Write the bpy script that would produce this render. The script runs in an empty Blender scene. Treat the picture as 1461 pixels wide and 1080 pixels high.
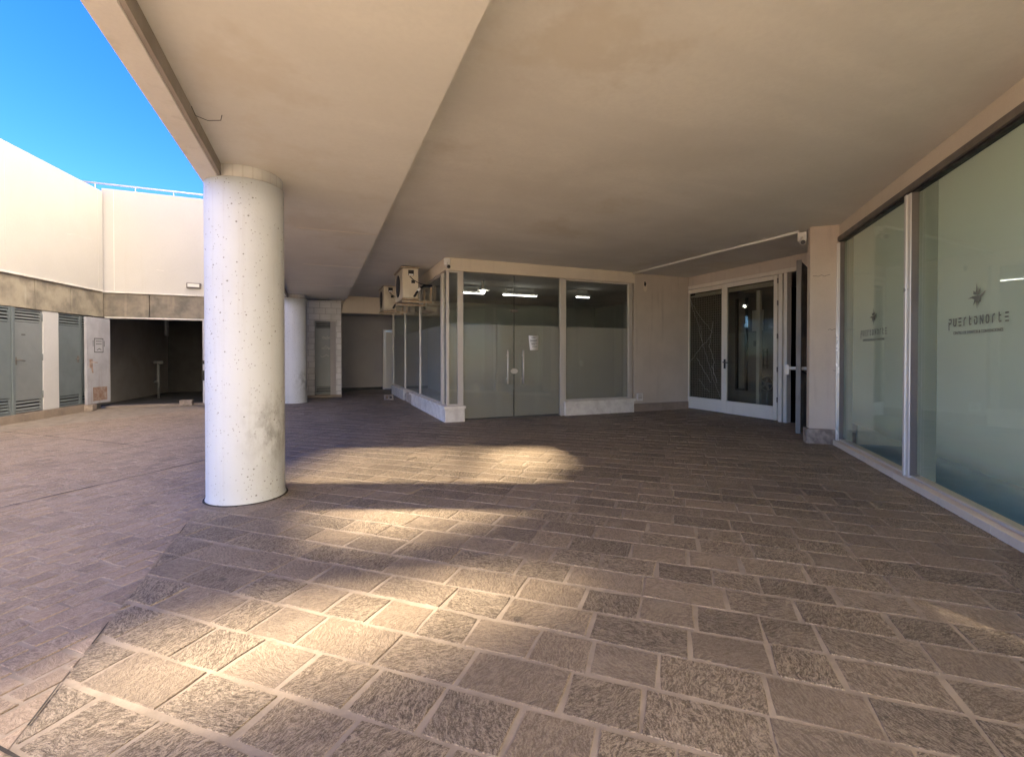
import bpy, bmesh, math, random
from mathutils import Vector, Matrix
random.seed(7)
S = bpy.context.scene
COL = S.collection
R = math.radians
PI = math.pi
HI = 2.95       # upper soffit
LO = 2.72       # lower soffit
BEAM = 2.62

# ------------------------------------------------------------------ helpers
def tag(o, label=None, cat=None, group=None, kind=None):
    if label: o['label'] = label
    if cat: o['category'] = cat
    if group: o['group'] = group
    if kind: o['kind'] = kind
    return o

def empty(name, loc, rz=0.0, label=None, cat=None, group=None):
    o = bpy.data.objects.new(name, None); COL.objects.link(o)
    o.empty_display_size = .1
    o.location = loc; o.rotation_euler = (0, 0, rz)
    return tag(o, label, cat, group)

class MB:
    def __init__(s):
        s.bm = bmesh.new()
    def poly(s, pts):
        return s.bm.faces.new([s.bm.verts.new(p) for p in pts])
    def hexa(s, b, t):
        v = [s.bm.verts.new(p) for p in list(b) + list(t)]
        for f in ((3, 2, 1, 0), (4, 5, 6, 7), (0, 1, 5, 4), (1, 2, 6, 5), (2, 3, 7, 6), (3, 0, 4, 7)):
            s.bm.faces.new([v[i] for i in f])
        return s
    def box(s, x0, x1, y0, y1, z0, z1):
        return s.hexa([(x0, y0, z0), (x1, y0, z0), (x1, y1, z0), (x0, y1, z0)],
                      [(x0, y0, z1), (x1, y0, z1), (x1, y1, z1), (x0, y1, z1)])
    def prism(s, xy, z0, z1):
        n = len(xy)
        a = [s.bm.verts.new((p[0], p[1], z0)) for p in xy]
        b = [s.bm.verts.new((p[0], p[1], z1)) for p in xy]
        s.bm.faces.new(a[::-1]); s.bm.faces.new(b)
        for i in range(n):
            j = (i + 1) % n
            s.bm.faces.new((a[i], a[j], b[j], b[i]))
        return s
    def plate(s, xz, y0, y1):
        n = len(xz)
        a = [s.bm.verts.new((p[0], y0, p[1])) for p in xz]
        b = [s.bm.verts.new((p[0], y1, p[1])) for p in xz]
        s.bm.faces.new(a); s.bm.faces.new(b[::-1])
        for i in range(n):
            j = (i + 1) % n
            s.bm.faces.new((a[j], a[i], b[i], b[j]))
        return s
    def tube(s, pts, r, n=10, caps=True):
        pts = [Vector(p) for p in pts]
        rs = r if isinstance(r, (list, tuple)) else [r] * len(pts)
        rings = []
        for i, p in enumerate(pts):
            d = (pts[min(i + 1, len(pts) - 1)] - pts[max(i - 1, 0)]).normalized()
            u = d.orthogonal().normalized() if abs(d.z) > .99 else d.cross(Vector((0, 0, 1))).normalized()
            w = d.cross(u)
            rings.append([s.bm.verts.new(p + (u * math.cos(2 * PI * k / n) + w * math.sin(2 * PI * k / n)) * rs[i]) for k in range(n)])
        for a, b in zip(rings, rings[1:]):
            for k in range(n):
                f = s.bm.faces.new((a[k], a[(k + 1) % n], b[(k + 1) % n], b[k])); f.smooth = True
        if caps:
            s.bm.faces.new(rings[0][::-1]); s.bm.faces.new(rings[-1])
        return s
    def lathe(s, prof, n=64, cx=0, cy=0):
        rings = []
        for r, z in prof:
            rings.append([s.bm.verts.new((cx + r * math.cos(2 * PI * k / n), cy + r * math.sin(2 * PI * k / n), z)) for k in range(n)])
        for a, b in zip(rings, rings[1:]):
            for k in range(n):
                f = s.bm.faces.new((a[k], a[(k + 1) % n], b[(k + 1) % n], b[k])); f.smooth = True
        s.bm.faces.new(rings[0][::-1]); s.bm.faces.new(rings[-1])
        return s
    def stroke(s, pts, w, y0, t):
        """flat ribbon strokes in the xz plane, each segment its own thin bar"""
        for i, (a, b) in enumerate(zip(pts, pts[1:])):
            a = Vector(a); b = Vector(b); d = (b - a)
            if d.length < 1e-6: continue
            d.normalize(); e = d * w * .42; nrm = Vector((-d.y, d.x)) * w * .5
            q = [a - e - nrm, b + e - nrm, b + e + nrm, a - e + nrm]
            yy = y0 - (i % 4) * .00025
            s.plate([(p.x, p.y) for p in q], yy - t, yy)
        return s
    def build(s, name, mat, parent=None, bevel=0, loc=None, rz=0):
        bmesh.ops.recalc_face_normals(s.bm, faces=s.bm.faces)
        if bevel:
            ed = [e for e in s.bm.edges if len(e.link_faces) == 2 and e.calc_face_angle(0) > .6]
            bmesh.ops.bevel(s.bm, geom=ed, offset=bevel, segments=2, affect='EDGES', profile=.5, clamp_overlap=True)
        me = bpy.data.meshes.new(name); s.bm.to_mesh(me); s.bm.free()
        me.materials.append(mat)
        o = bpy.data.objects.new(name, me); COL.objects.link(o)
        if parent: o.parent = parent
        if loc: o.location = loc
        o.rotation_euler.z = rz
        return o

def copy_tree(o, parent=None):
    c = o.copy(); COL.objects.link(c)
    if parent: c.parent = parent
    for ch in list(o.children): copy_tree(ch, c)
    return c

# ------------------------------------------------------------------ materials
def new_mat(name):
    m = bpy.data.materials.new(name); m.use_nodes = True
    nt = m.node_tree; nt.nodes.clear()
    out = nt.nodes.new('ShaderNodeOutputMaterial')
    return m, nt, out

class N:
    def __init__(s, nt): s.nt = nt
    def n(s, t, **kw):
        x = s.nt.nodes.new(t)
        for k, v in kw.items():
            if k.startswith('_'): setattr(x, k[1:], v)
            else: x.inputs[k.replace('__', ' ')].default_value = v
        return x
    def l(s, a, b): s.nt.links.new(a, b)
    def pos(s): return s.n('ShaderNodeNewGeometry').outputs['Position']
    def obj(s): return s.n('ShaderNodeTexCoord').outputs['Object']
    def noise(s, vec, scale, detail=4, rough=.55, dist=0.0):
        x = s.n('ShaderNodeTexNoise', Scale=scale, Detail=detail, Roughness=rough, Distortion=dist)
        s.l(vec, x.inputs['Vector']); return x.outputs['Fac']
    def scl(s, vec, v):
        x = s.n('ShaderNodeVectorMath', _operation='MULTIPLY'); s.l(vec, x.inputs[0]); x.inputs[1].default_value = v
        return x.outputs[0]
    def ramp(s, fac, a, b, ca=0.0, cb=1.0):
        x = s.n('ShaderNodeMapRange', _interpolation_type='SMOOTHSTEP'); s.l(fac, x.inputs[0])
        for i, v in enumerate((a, b, ca, cb)): x.inputs[1 + i].default_value = v
        return x.outputs[0]
    def mix(s, fac, a, b, mode='MIX'):
        x = s.n('ShaderNodeMix', _data_type='RGBA', _blend_type=mode)
        for sock, v in ((x.inputs[0], fac), (x.inputs[6], a), (x.inputs[7], b)):
            if isinstance(v, (int, float)): sock.default_value = v
            elif isinstance(v, tuple): sock.default_value = (*v, 1) if len(v) == 3 else v
            else: s.l(v, sock)
        return x.outputs[2]
    def math(s, op, a, b=0.0, clamp=False):
        x = s.n('ShaderNodeMath', _operation=op, _use_clamp=clamp)
        for i, v in enumerate((a, b)):
            if isinstance(v, (int, float)): x.inputs[i].default_value = v
            else: s.l(v, x.inputs[i])
        return x.outputs[0]
    def bump(s, h, strength, dist=.01, prev=None):
        x = s.n('ShaderNodeBump', Strength=strength, Distance=dist); s.l(h, x.inputs['Height'])
        if prev: s.l(prev, x.inputs['Normal'])
        return x.outputs[0]

def surf(name, col, col2=None, rough=.75, scale=1.2, amount=.5, grain=60, bump=.15, metal=0.0,
         streak=0.0, streak_col=(.25, .21, .17), spots=0.0, spot_col=(.12, .11, .1), spot_scale=22, wave=0.0, world=True, spec=.4, laps=0.0):
    """general weathered surface: two tones in blotches, grain, drip streaks, dark pits"""
    m, nt, out = new_mat(name); g = N(nt)
    P = g.pos() if world else g.obj()
    col2 = col2 or tuple(c * .82 for c in col)
    f = g.ramp(g.noise(P, scale, 5, .6), .35, .7)
    c = g.mix(g.math('MULTIPLY', f, amount), col, col2)
    gr = g.noise(P, grain, 3, .6)
    c = g.mix(g.ramp(gr, .3, .75, 0, .16), c, tuple(x * .7 for x in col))
    h = gr
    if laps:      # roller laps and a few damp blotches
        c = g.mix(g.ramp(g.noise(g.scl(P, (.35, 2.6, 1)), 1.0, 3, .5), .42, .62, 0, laps), c, tuple(x * .86 for x in col))
        c = g.mix(g.math('MULTIPLY', g.ramp(g.noise(P, .55, 6, .65), .56, .66), laps * 1.4), c, tuple(x * q for x, q in zip(col, (.80, .76, .70))))
    if streak:
        v = g.scl(P, (9, 9, .55))
        st = g.math('MULTIPLY', g.ramp(g.noise(v, 1.0, 5, .65), .52, .74), g.ramp(g.noise(P, .9, 3), .4, .65))
        c = g.mix(g.math('MULTIPLY', st, streak), c, streak_col)
    if spots:
        vo = g.n('ShaderNodeTexVoronoi', Scale=spot_scale); g.l(P, vo.inputs['Vector'])
        sp = g.math('MULTIPLY', g.ramp(vo.outputs['Distance'], .06, .17, 1, 0), g.ramp(g.noise(P, 3.1, 3), .5, .6))
        c = g.mix(g.math('MULTIPLY', sp, spots), c, spot_col)
        h = g.math('SUBTRACT', h, g.math('MULTIPLY', sp, 2.0))
    b = g.n('ShaderNodeBsdfPrincipled', Roughness=rough, Metallic=metal)
    b.inputs['Specular IOR Level'].default_value = spec
    g.l(c, b.inputs['Base Color'])
    rr = g.ramp(g.noise(P, scale * 3, 4), .3, .7, max(rough - .12, .05), min(rough + .1, 1)); g.l(rr, b.inputs['Roughness'])
    nr = g.bump(h, bump, .004)
    if wave: nr = g.bump(g.noise(P, 1.6, 2), wave, .03, nr)
    g.l(nr, b.inputs['Normal'])
    g.l(b.outputs[0], out.inputs[0])
    return m

def stone_mat(name, dark, light, tint, pale=.25, bump=.9, sc=1.0):
    m, nt, out = new_mat(name); g = N(nt)
    at = g.n('ShaderNodeAttribute', _attribute_name='stone')
    sep = g.n('ShaderNodeSeparateColor'); g.l(at.outputs['Color'], sep.inputs[0])
    P = g.pos()
    rot = g.n('ShaderNodeVectorRotate', _rotation_type='Z_AXIS'); g.l(P, rot.inputs['Vector'])
    g.l(g.math('MULTIPLY', sep.outputs[2], 6.28), rot.inputs['Angle'])
    off = g.n('ShaderNodeVectorMath', _operation='ADD'); g.l(rot.outputs[0], off.inputs[0])
    sc_ = g.n('ShaderNodeVectorMath', _operation='SCALE'); g.l(at.outputs['Color'], sc_.inputs[0]); sc_.inputs['Scale'].default_value = 13.0
    g.l(sc_.outputs[0], off.inputs[1]); V = off.outputs[0]
    # curved cleavage ridges
    warp = g.n('ShaderNodeTexNoise', Scale=5.5, Detail=2); g.l(V, warp.inputs['Vector'])
    w2 = g.n('ShaderNodeVectorMath', _operation='SCALE'); g.l(warp.outputs['Color'], w2.inputs[0]); w2.inputs['Scale'].default_value = .12
    V2 = g.n('ShaderNodeVectorMath', _operation='ADD'); g.l(V, V2.inputs[0]); g.l(w2.outputs[0], V2.inputs[1])
    rid = g.noise(g.scl(V2.outputs[0], (30 * sc, 84 * sc, 40)), 1.0, 5, .78, .25)
    rid2 = g.noise(g.scl(V2.outputs[0], (70 * sc, 150 * sc, 80)), 1.0, 3, .7, .2)
    big = g.noise(V, 5.0, 4, .6)
    h = g.math('ADD', g.math('MULTIPLY', rid, .62), g.math('MULTIPLY', rid2, .42))
    fine = g.noise(P, 190, 3, .7)
    c = g.mix(g.ramp(g.math('ADD', h, g.math('MULTIPLY', g.math('SUBTRACT', fine, .5), .35)), .42, .63), dark, light)
    c = g.mix(g.math('MULTIPLY', g.ramp(sep.outputs[0], .15, 1), .5), c, tint)
    c = g.mix(g.ramp(sep.outputs[1], 0, 1, 0, .3), c, (.07, .058, .05))
    c = g.mix(g.ramp(big, .5, .75, 0, pale), c, tuple(x * 1.25 for x in light))
    c = g.mix(g.ramp(g.noise(P, .55, 4, .6), .45, .7, 0, .3), c, tuple(x * .8 for x in dark))
    # trodden gum and oil spots
    vo = g.n('ShaderNodeTexVoronoi', Scale=3.2); g.l(P, vo.inputs['Vector'])
    sp = g.math('MULTIPLY', g.ramp(vo.outputs['Distance'], .05, .085, 1, 0), g.ramp(g.noise(P, 1.7, 2), .52, .58))
    c = g.mix(g.math('MULTIPLY', sp, .55), c, (.05, .045, .04))
    b = g.n('ShaderNodeBsdfPrincipled', Roughness=.62); g.l(c, b.inputs['Base Color'])
    b.inputs['Specular IOR Level'].default_value = .35
    g.l(g.ramp(h, .3, .7, .78, .52), b.inputs['Roughness'])
    n1 = g.bump(g.math('ADD', h, g.math('MULTIPLY', fine, .25)), bump, .014); g.l(g.bump(big, .5, .01, n1), b.inputs['Normal'])
    g.l(b.outputs[0], out.inputs[0])
    return m

def glass_mat(name, tint=(.82, .88, .84), refl=.05, rough=0.0, boost=1.0):
    m, nt, out = new_mat(name); g = N(nt)
    lw = g.n('ShaderNodeLayerWeight', Blend=.5)
    fac = g.math('ADD', g.math('MULTIPLY', g.math('POWER', lw.outputs['Facing'], 5.0), .75 * boost), refl, True)
    tr = g.n('ShaderNodeBsdfTransparent'); tr.inputs[0].default_value = (*tint, 1)
    gl = g.n('ShaderNodeBsdfGlossy', Roughness=rough); gl.inputs[0].default_value = (.95, .97, .96, 1)
    mx = g.n('ShaderNodeMixShader'); g.l(fac, mx.inputs[0]); g.l(tr.outputs[0], mx.inputs[1]); g.l(gl.outputs[0], mx.inputs[2])
    g.l(mx.outputs[0], out.inputs[0])
    return m

def film_mat(name, col, opacity, fade=None, transl=.3):
    """frosted vinyl film: scattering sheet, thinning out below the heights in fade"""
    m, nt, out = new_mat(name); g = N(nt)
    P = g.pos()
    c = g.mix(g.ramp(g.noise(P, .8, 3), .35, .7, 0, .35), col, tuple(x * .86 for x in col))
    c = g.mix(g.math('MULTIPLY', g.ramp(g.noise(g.scl(P, (5, 5, .4)), 1, 4), .55, .75), .12), c, (.75, .75, .7))
    d = g.n('ShaderNodeBsdfDiffuse'); g.l(c, d.inputs[0])
    t = g.n('ShaderNodeBsdfTranslucent'); g.l(c, t.inputs[0])
    m1 = g.n('ShaderNodeMixShader', Fac=transl); g.l(d.outputs[0], m1.inputs[1]); g.l(t.outputs[0], m1.inputs[2])
    tr = g.n('ShaderNodeBsdfTransparent')
    m2 = g.n('ShaderNodeMixShader'); g.l(tr.outputs[0], m2.inputs[1]); g.l(m1.outputs[0], m2.inputs[2])
    if fade:
        sx = g.n('ShaderNodeSeparateXYZ'); g.l(P, sx.inputs[0])
        zz = g.math('ADD', sx.outputs[2], g.math('MULTIPLY', g.noise(P, 2.5, 2), .06))
        g.l(g.ramp(zz, fade[0], fade[1], fade[2], opacity), m2.inputs[0])
    else: m2.inputs[0].default_value = opacity
    g.l(m2.outputs[0], out.inputs[0])
    return m

def emit(name, col, s):
    m, nt, out = new_mat(name); g = N(nt)
    e = g.n('ShaderNodeEmission', Strength=s); e.inputs[0].default_value = (*col, 1); g.l(e.outputs[0], out.inputs[0]); return m

def tile_mat(name, tile, grout, sx, sz, rough=.35, axis='XZ'):
    m, nt, out = new_mat(name); g = N(nt)
    O = g.obj(); s = g.n('ShaderNodeSeparateXYZ'); g.l(O, s.inputs[0])
    cb = g.n('ShaderNodeCombineXYZ')
    if axis == 'XZ': g.l(s.outputs[0], cb.inputs[0])
    else:
        at = g.math('ARCTAN2', s.outputs[1], s.outputs[0]); g.l(g.math('MULTIPLY', at, .3), cb.inputs[0])
    g.l(s.outputs[2], cb.inputs[1])
    br = g.n('ShaderNodeTexBrick', Scale=1.0, Mortar__Size=.007, Brick__Width=sx, Row__Height=sz); g.l(cb.outputs[0], br.inputs['Vector'])
    br.inputs['Color1'].default_value = (*tile, 1); br.inputs['Color2'].default_value = (*[x * .85 for x in tile], 1); br.inputs['Mortar'].default_value = (*grout, 1)
    P = g.pos()
    c = g.mix(g.math('MULTIPLY', g.ramp(g.noise(P, 2.2, 5), .45, .7), .45), br.outputs['Color'], tuple(x * .62 for x in tile))
    b = g.n('ShaderNodeBsdfPrincipled', Roughness=rough); g.l(c, b.inputs['Base Color'])
    g.l(g.bump(br.outputs['Fac'], -.4, .004), b.inputs['Normal'])
    g.l(b.outputs[0], out.inputs[0]); return m

def column_mat():
    m, nt, out = new_mat('whitewashed_concrete'); g = N(nt)
    P = g.obj()
    c = g.mix(g.ramp(g.noise(P, 1.3, 5, .6), .35, .7, 0, .5), (.57, .59, .605), (.49, .505, .51))
    # board-mark vertical streaks
    st = g.noise(g.scl(P, (16, 16, .5)), 1, 5, .7)
    c = g.mix(g.ramp(st, .5, .78, 0, .5), c, (.45, .43, .40))
    h = g.noise(P, 45, 3)
    for sc, r0, r1, thr, amt in ((13, .05, .13, .42, .8), (31, .06, .19, .43, .75), (20, .04, .11, .45, .85), (6.5, .02, .055, .38, .85)):
        v = g.n('ShaderNodeTexVoronoi', Scale=sc); g.l(P, v.inputs['Vector'])
        sp = g.math('MULTIPLY', g.ramp(v.outputs['Distance'], r0, r1, 1, 0), g.ramp(g.noise(P, 2.1 + sc * .05, 3), thr, thr + .08))
        c = g.mix(g.math('MULTIPLY', sp, amt), c, (.16, .145, .13)); h = g.math('SUBTRACT', h, g.math('MULTIPLY', sp, 1.6))
    # scuffed grey patch low on the shaft
    s = g.n('ShaderNodeVectorMath', _operation='DISTANCE'); g.l(g.scl(P, (1, 1, .75)), s.inputs[0]); s.inputs[1].default_value = (.24, -.20, .44)
    sm = g.math('MULTIPLY', g.ramp(s.outputs['Value'], .04, .36, 1, 0), g.ramp(g.noise(g.scl(P, (7, 7, 4)), 1, 6, .7), .38, .66))
    c = g.mix(g.math('MULTIPLY', sm, .75), c, (.2, .19, .18))
    b = g.n('ShaderNodeBsdfPrincipled', Roughness=.7); g.l(c, b.inputs['Base Color'])
    g.l(g.bump(h, .35, .006), b.inputs['Normal']); g.l(b.outputs[0], out.inputs[0]); return m

M = {}
M['soffit'] = surf('painted_soffit', (.74, .715, .65), (.61, .585, .525), .8, .7, .8, 30, .15, streak=0, spec=.2, wave=.12, laps=.45)
M['soffit_low'] = surf('painted_soffit_low', (.73, .71, .65), (.61, .59, .535), .8, .45, .75, 30, .12, spec=.2, wave=.12, laps=.4)
M['beam'] = surf('painted_beam', (.68, .645, .59), (.58, .54, .49), .75, 1.2, .6, 50, .1, streak=.3)
M['beam_side'] = surf('dark_beam_side', (.33, .29, .25), (.22, .19, .165), .8, 2.4, .8, 50, .2, streak=.5)  # darker tone for the inner side of the beam
M['cream'] = surf('cream_plaster', (.70, .62, .50), (.62, .54, .43), .8, 1.3, .5, 60, .12, streak=.25)
M['pink'] = surf('pale_plaster', (.66, .565, .46), (.55, .465, .375), .85, 1.6, .6, 60, .15, streak=.4, streak_col=(.3, .24, .19))
M['recess'] = surf('recess_plaster', (.60, .53, .445), (.49, .43, .355), .85, 1.5, .6, 60, .15, streak=.35)
M['bounce_render'] = surf('bounce_render', (.78, .79, .77), (.72, .73, .71), .8, .4, .5, 8, .1)
M['rear_white'] = surf('rear_bounce_render', (.80, .82, .80), (.74, .76, .74), .8, .4, .5, 8, .1)
M['white_wall'] = surf('white_wall_paint', (.60, .57, .515), (.54, .515, .465), .8, .55, .6, 40, .12, streak=.3, streak_col=(.52, .46, .38))
M['white_cap'] = surf('white_ledge_paint', (.8, .77, .71), (.62, .57, .5), .8, 2.5, .6, 40, .2, streak=.3)
M['fascia'] = surf('board_marked_concrete', (.40, .35, .265), (.215, .19, .15), .8, 3.0, 1.0, 35, .3, streak=.7, streak_col=(.52, .47, .38))
M['fascia_dark'] = surf('darker_concrete', (.28, .24, .185), (.14, .125, .105), .8, 3.0, .95, 35, .25, streak=.5, streak_col=(.45, .37, .28))  # same concrete in a darker tone
M['pier'] = surf('white_pier_paint', (.62, .61, .60), (.55, .54, .53), .75, 1.5, .5, 40, .1, streak=.15)
M['door_grey'] = surf('grey_door_paint', (.24, .26, .265), (.19, .205, .21), .5, 1.8, .6, 50, .06, streak=.25, streak_col=(.32, .33, .32))
M['door_blue'] = surf('blue_grey_door_paint', (.165, .195, .205), (.13, .155, .165), .5, 1.8, .6, 50, .06, streak=.2, streak_col=(.22, .25, .26))
M['door_light'] = surf('faded_rusty_door', (.50, .50, .53), (.36, .35, .38), .55, 2.5, .7, 50, .08, streak=.6, streak_col=(.28, .18, .12))
M['rust'] = surf('rusted_steel', (.28, .17, .12), (.42, .36, .33), .7, 9, .9, 60, .3)
M['skirt'] = surf('stone_skirting', (.33, .265, .21), (.22, .175, .14), .75, 3, .7, 40, .25, spots=.4)
M['plinth'] = surf('porphyry_plinth', (.40, .33, .27), (.19, .15, .12), .8, 9, 1.0, 40, .5, spots=.8, spot_scale=14)
M['mortar'] = surf('sand_mortar', (.37, .305, .235), (.22, .18, .14), .9, 6, .7, 90, .3)
M['asphalt'] = surf('outer_ground', (.25, .21, .18), (.2, .17, .145), .9, .5, .6, 30, .2)
M['crack'] = surf('open_joint', (.035, .03, .026), (.06, .05, .04), .95, 8, .8, 60, .2)
M['alu'] = surf('brushed_aluminium', (.78, .76, .71), (.7, .68, .63), .35, .7, .3, 300, .0, metal=.35)
M['alu_dull'] = surf('dull_aluminium', (.60, .56, .50), (.52, .485, .43), .4, .7, .4, 300, .0, metal=.15)
M['rail'] = surf('grey_head_rail', (.20, .175, .155), (.15, .135, .12), .5, 2, .5, 60, .08, metal=.3)
M['leaf_edge'] = surf('painted_leaf_edge', (.26, .24, .215), (.2, .185, .165), .5, 2, .5, 60, .05, streak=.2)
M['steel'] = surf('polished_steel', (.75, .73, .69), (.68, .66, .62), .45, .7, .3, 300, .0, metal=.55)
M['white_frame'] = surf('white_lacquered_frame', (.76, .71, .62), (.67, .62, .53), .45, 2, .5, 60, .05, streak=.2)
M['chipped'] = surf('chipped_white_stucco', (.82, .78, .70), (.62, .57, .50), .85, 6, .8, 45, .7, streak=.45, streak_col=(.42, .36, .3), spots=.9, spot_col=(.33, .28, .23), spot_scale=11)
M['broken'] = surf('broken_stucco', (.40, .35, .30), (.62, .58, .52), .9, 14, .9, 40, .8)
M['ac'] = surf('yellowed_enamel', (.66, .60, .47), (.52, .45, .33), .5, 3, .7, 60, .08, streak=.55, streak_col=(.33, .22, .12))
M['ac2'] = surf('yellowed_enamel_edge', (.36, .27, .17), (.55, .47, .36), .6, 9, .9, 60, .2)
M['black'] = surf('black_plastic', (.018, .018, .018), (.03, .03, .03), .45, 5, .5, 60, .05)
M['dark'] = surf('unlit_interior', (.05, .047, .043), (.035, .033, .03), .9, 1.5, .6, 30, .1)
M['passage_dim'] = surf('upper_hall_paint', (.2, .18, .155), (.15, .135, .12), .9, 1.3, .7, 30, .1)
M['passage'] = surf('passage_render', (.30, .28, .255), (.22, .2, .185), .9, 1.3, .7, 30, .2, streak=.4)
M['back_wall'] = surf('grey_back_wall', (.40, .375, .36), (.33, .31, .30), .85, 1.0, .6, 40, .1)
M['white_pl'] = surf('white_plastic', (.78, .76, .72), (.7, .68, .63), .4, 4, .4, 60, .03)
M['paper'] = surf('white_paper', (.82, .82, .79), (.76, .76, .73), .8, 3, .3, 60, .02)
M['ink'] = surf('grey_ink', (.12, .12, .12), (.16, .16, .16), .7, 5, .4, 60, .02)
M['logo'] = surf('grey_vinyl_lettering', (.19, .20, .165), (.21, .22, .185), .6, 5, .4, 60, .02)
M['scribble'] = surf('white_scribble', (.42, .42, .40), (.34, .34, .33), .7, 20, .6, 60, .05)
M['room_wall'] = surf('shop_room_wall', (.42, .44, .40), (.36, .38, .35), .85, 1, .5, 30, .05)
M['room_floor'] = surf('shop_room_floor', (.12, .13, .13), (.09, .1, .1), .5, 1.5, .5, 30, .05)
M['blue_room'] = surf('sky_tinted_floor', (.09, .24, .42), (.07, .19, .34), .7, 1.5, .5, 30, .05)  # blue of the reflected sky put into the floor colour
M['copper'] = surf('lagged_pipe', (.11, .11, .105), (.07, .07, .068), .6, 12, .8, 60, .1)
M['galv'] = surf('galvanised_rail', (.70, .66, .58), (.58, .55, .48), .5, 4, .5, 60, .04)
M['blocker'] = surf('blocker_render', (.5, .46, .4), (.42, .38, .33), .85, .4, .5, 5, .1)  # shared by the added sun blockers
M['wire'] = surf('wire_guard_steel', (.34, .31, .27), (.26, .24, .2), .6, 10, .6, 60, .05)
M['crackglass'] = surf('glass_fracture', (.55, .53, .5), (.38, .36, .34), .4, 30, .8, 60, .1)
M['column'] = column_mat()
M['band'] = tile_mat('mosaic_band', (.52, .505, .48), (.42, .40, .375), .075, .2, .6, 'CYL')
M['tiles'] = tile_mat('glazed_wall_tile', (.60, .58, .56), (.33, .31, .30), .30, .17)
M['stone'] = stone_mat('cleft_porphyry', (.115, .087, .060), (.42, .34, .248), (.34, .262, .188))
M['brick'] = stone_mat('small_porphyry_setts', (.215, .158, .112), (.455, .352, .258), (.39, .292, .212), .35, .6, 1.0)
M['glass'] = glass_mat('clear_glass', (.94, .952, .938), .045)
M['glass_dark'] = glass_mat('door_glass', (.78, .79, .76), .05)
M['glass_side'] = glass_mat('hall_glass', (.955, .98, .95), .045)
M['film'] = film_mat('frosted_film', (.475, .455, .41), .84, None, .15)
M['film_hall'] = film_mat('graded_frosted_film', (.78, .84, .76), .96, (.14, .78, .0), .2)
M['film_strip'] = film_mat('clear_strip_film', (.60, .66, .58), .5, None, .2)
M['tube'] = emit('lit_tube', (1, .97, .9), 2)
M['bulb'] = emit('lit_bulb', (1, .96, .88), 5)
M['lamp_lens'] = surf('frosted_lens', (.78, .75, .66), (.66, .63, .55), .4, 6, .5, 60, .05)

# ------------------------------------------------------------------ paving
AN = R(-41.8)                                  # paving runs square to the long glass front
def stone_sheet(name, mat, rows, ln, joint, xr, yr, keep, cuts, rot, jitter=.006):
    bm = bmesh.new(); cl = bm.loops.layers.float_color.new('stone')
    ca, sa = math.cos(rot), math.sin(rot)
    y = yr[0]; rnd = random.Random(5)
    while y < yr[1]:
        w = rows * rnd.uniform(.93, 1.07)
        x = xr[0] + rnd.uniform(-ln[1], 0)
        while x < xr[1]:
            L = rnd.uniform(*ln)
            cx, cy = x + L / 2, y + w / 2
            wx, wy = cx * ca - cy * sa, cx * sa + cy * ca
            if keep(wx, wy):
                j = joint * .5 * rnd.uniform(.6, 1.25)
                c = [(x + j, y + j), (x + L - j, y + j), (x + L - j, y + w - j), (x + j, y + w - j)]
                c = [(p[0] + rnd.uniform(-1, 1) * jitter, p[1] + rnd.uniform(-1, 1) * jitter) for p in c]
                zt = rnd.uniform(-.0015, .0015); tx, ty = rnd.uniform(-.006, .006), rnd.uniform(-.006, .006)
                b = .004
                m0 = (cx, cy)
                def wz(p, z): return (p[0] * ca - p[1] * sa, p[0] * sa + p[1] * ca, z)
                ins = [(p[0] + b * (1 if p[0] < cx else -1), p[1] + b * (1 if p[1] < cy else -1)) for p in c]
                # irregular outline: an extra point on each edge
                outl, inl = [], []
                for k in range(4):
                    q = (k + 1) % 4; t = rnd.uniform(.3, .7); e1, e2 = rnd.uniform(-1, 1) * jitter * .7, rnd.uniform(-1, 1) * jitter * .7
                    outl += [c[k], (c[k][0] + (c[q][0] - c[k][0]) * t + e1, c[k][1] + (c[q][1] - c[k][1]) * t + e2)]
                    inl += [ins[k], (ins[k][0] + (ins[q][0] - ins[k][0]) * t + e1, ins[k][1] + (ins[q][1] - ins[k][1]) * t + e2)]
                lo = [bm.verts.new(wz(p, -.008)) for p in outl]
                up = [bm.verts.new(wz(p, zt + (p[0] - cx) * tx + (p[1] - cy) * ty)) for p in inl]
                fs = [bm.faces.new(up)]
                for k in range(8): fs.append(bm.faces.new((lo[k], lo[(k + 1) % 8], up[(k + 1) % 8], up[k])))
                colr = (rnd.random(), rnd.random() ** 2, rnd.random(), 1)
                for f in fs:
                    for lp in f.loops: lp[cl] = colr
            x += L
        y += w
    for co, no in cuts:
        bmesh.ops.bisect_plane(bm, geom=bm.verts[:] + bm.edges[:] + bm.faces[:], plane_co=co, plane_no=no, clear_outer=True)
    me = bpy.data.meshes.new(name); bm.to_mesh(me); bm.free(); me.materials.append(mat)
    o = bpy.data.objects.new(name, me); COL.objects.link(o); o['kind'] = 'structure'
    return o

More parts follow.
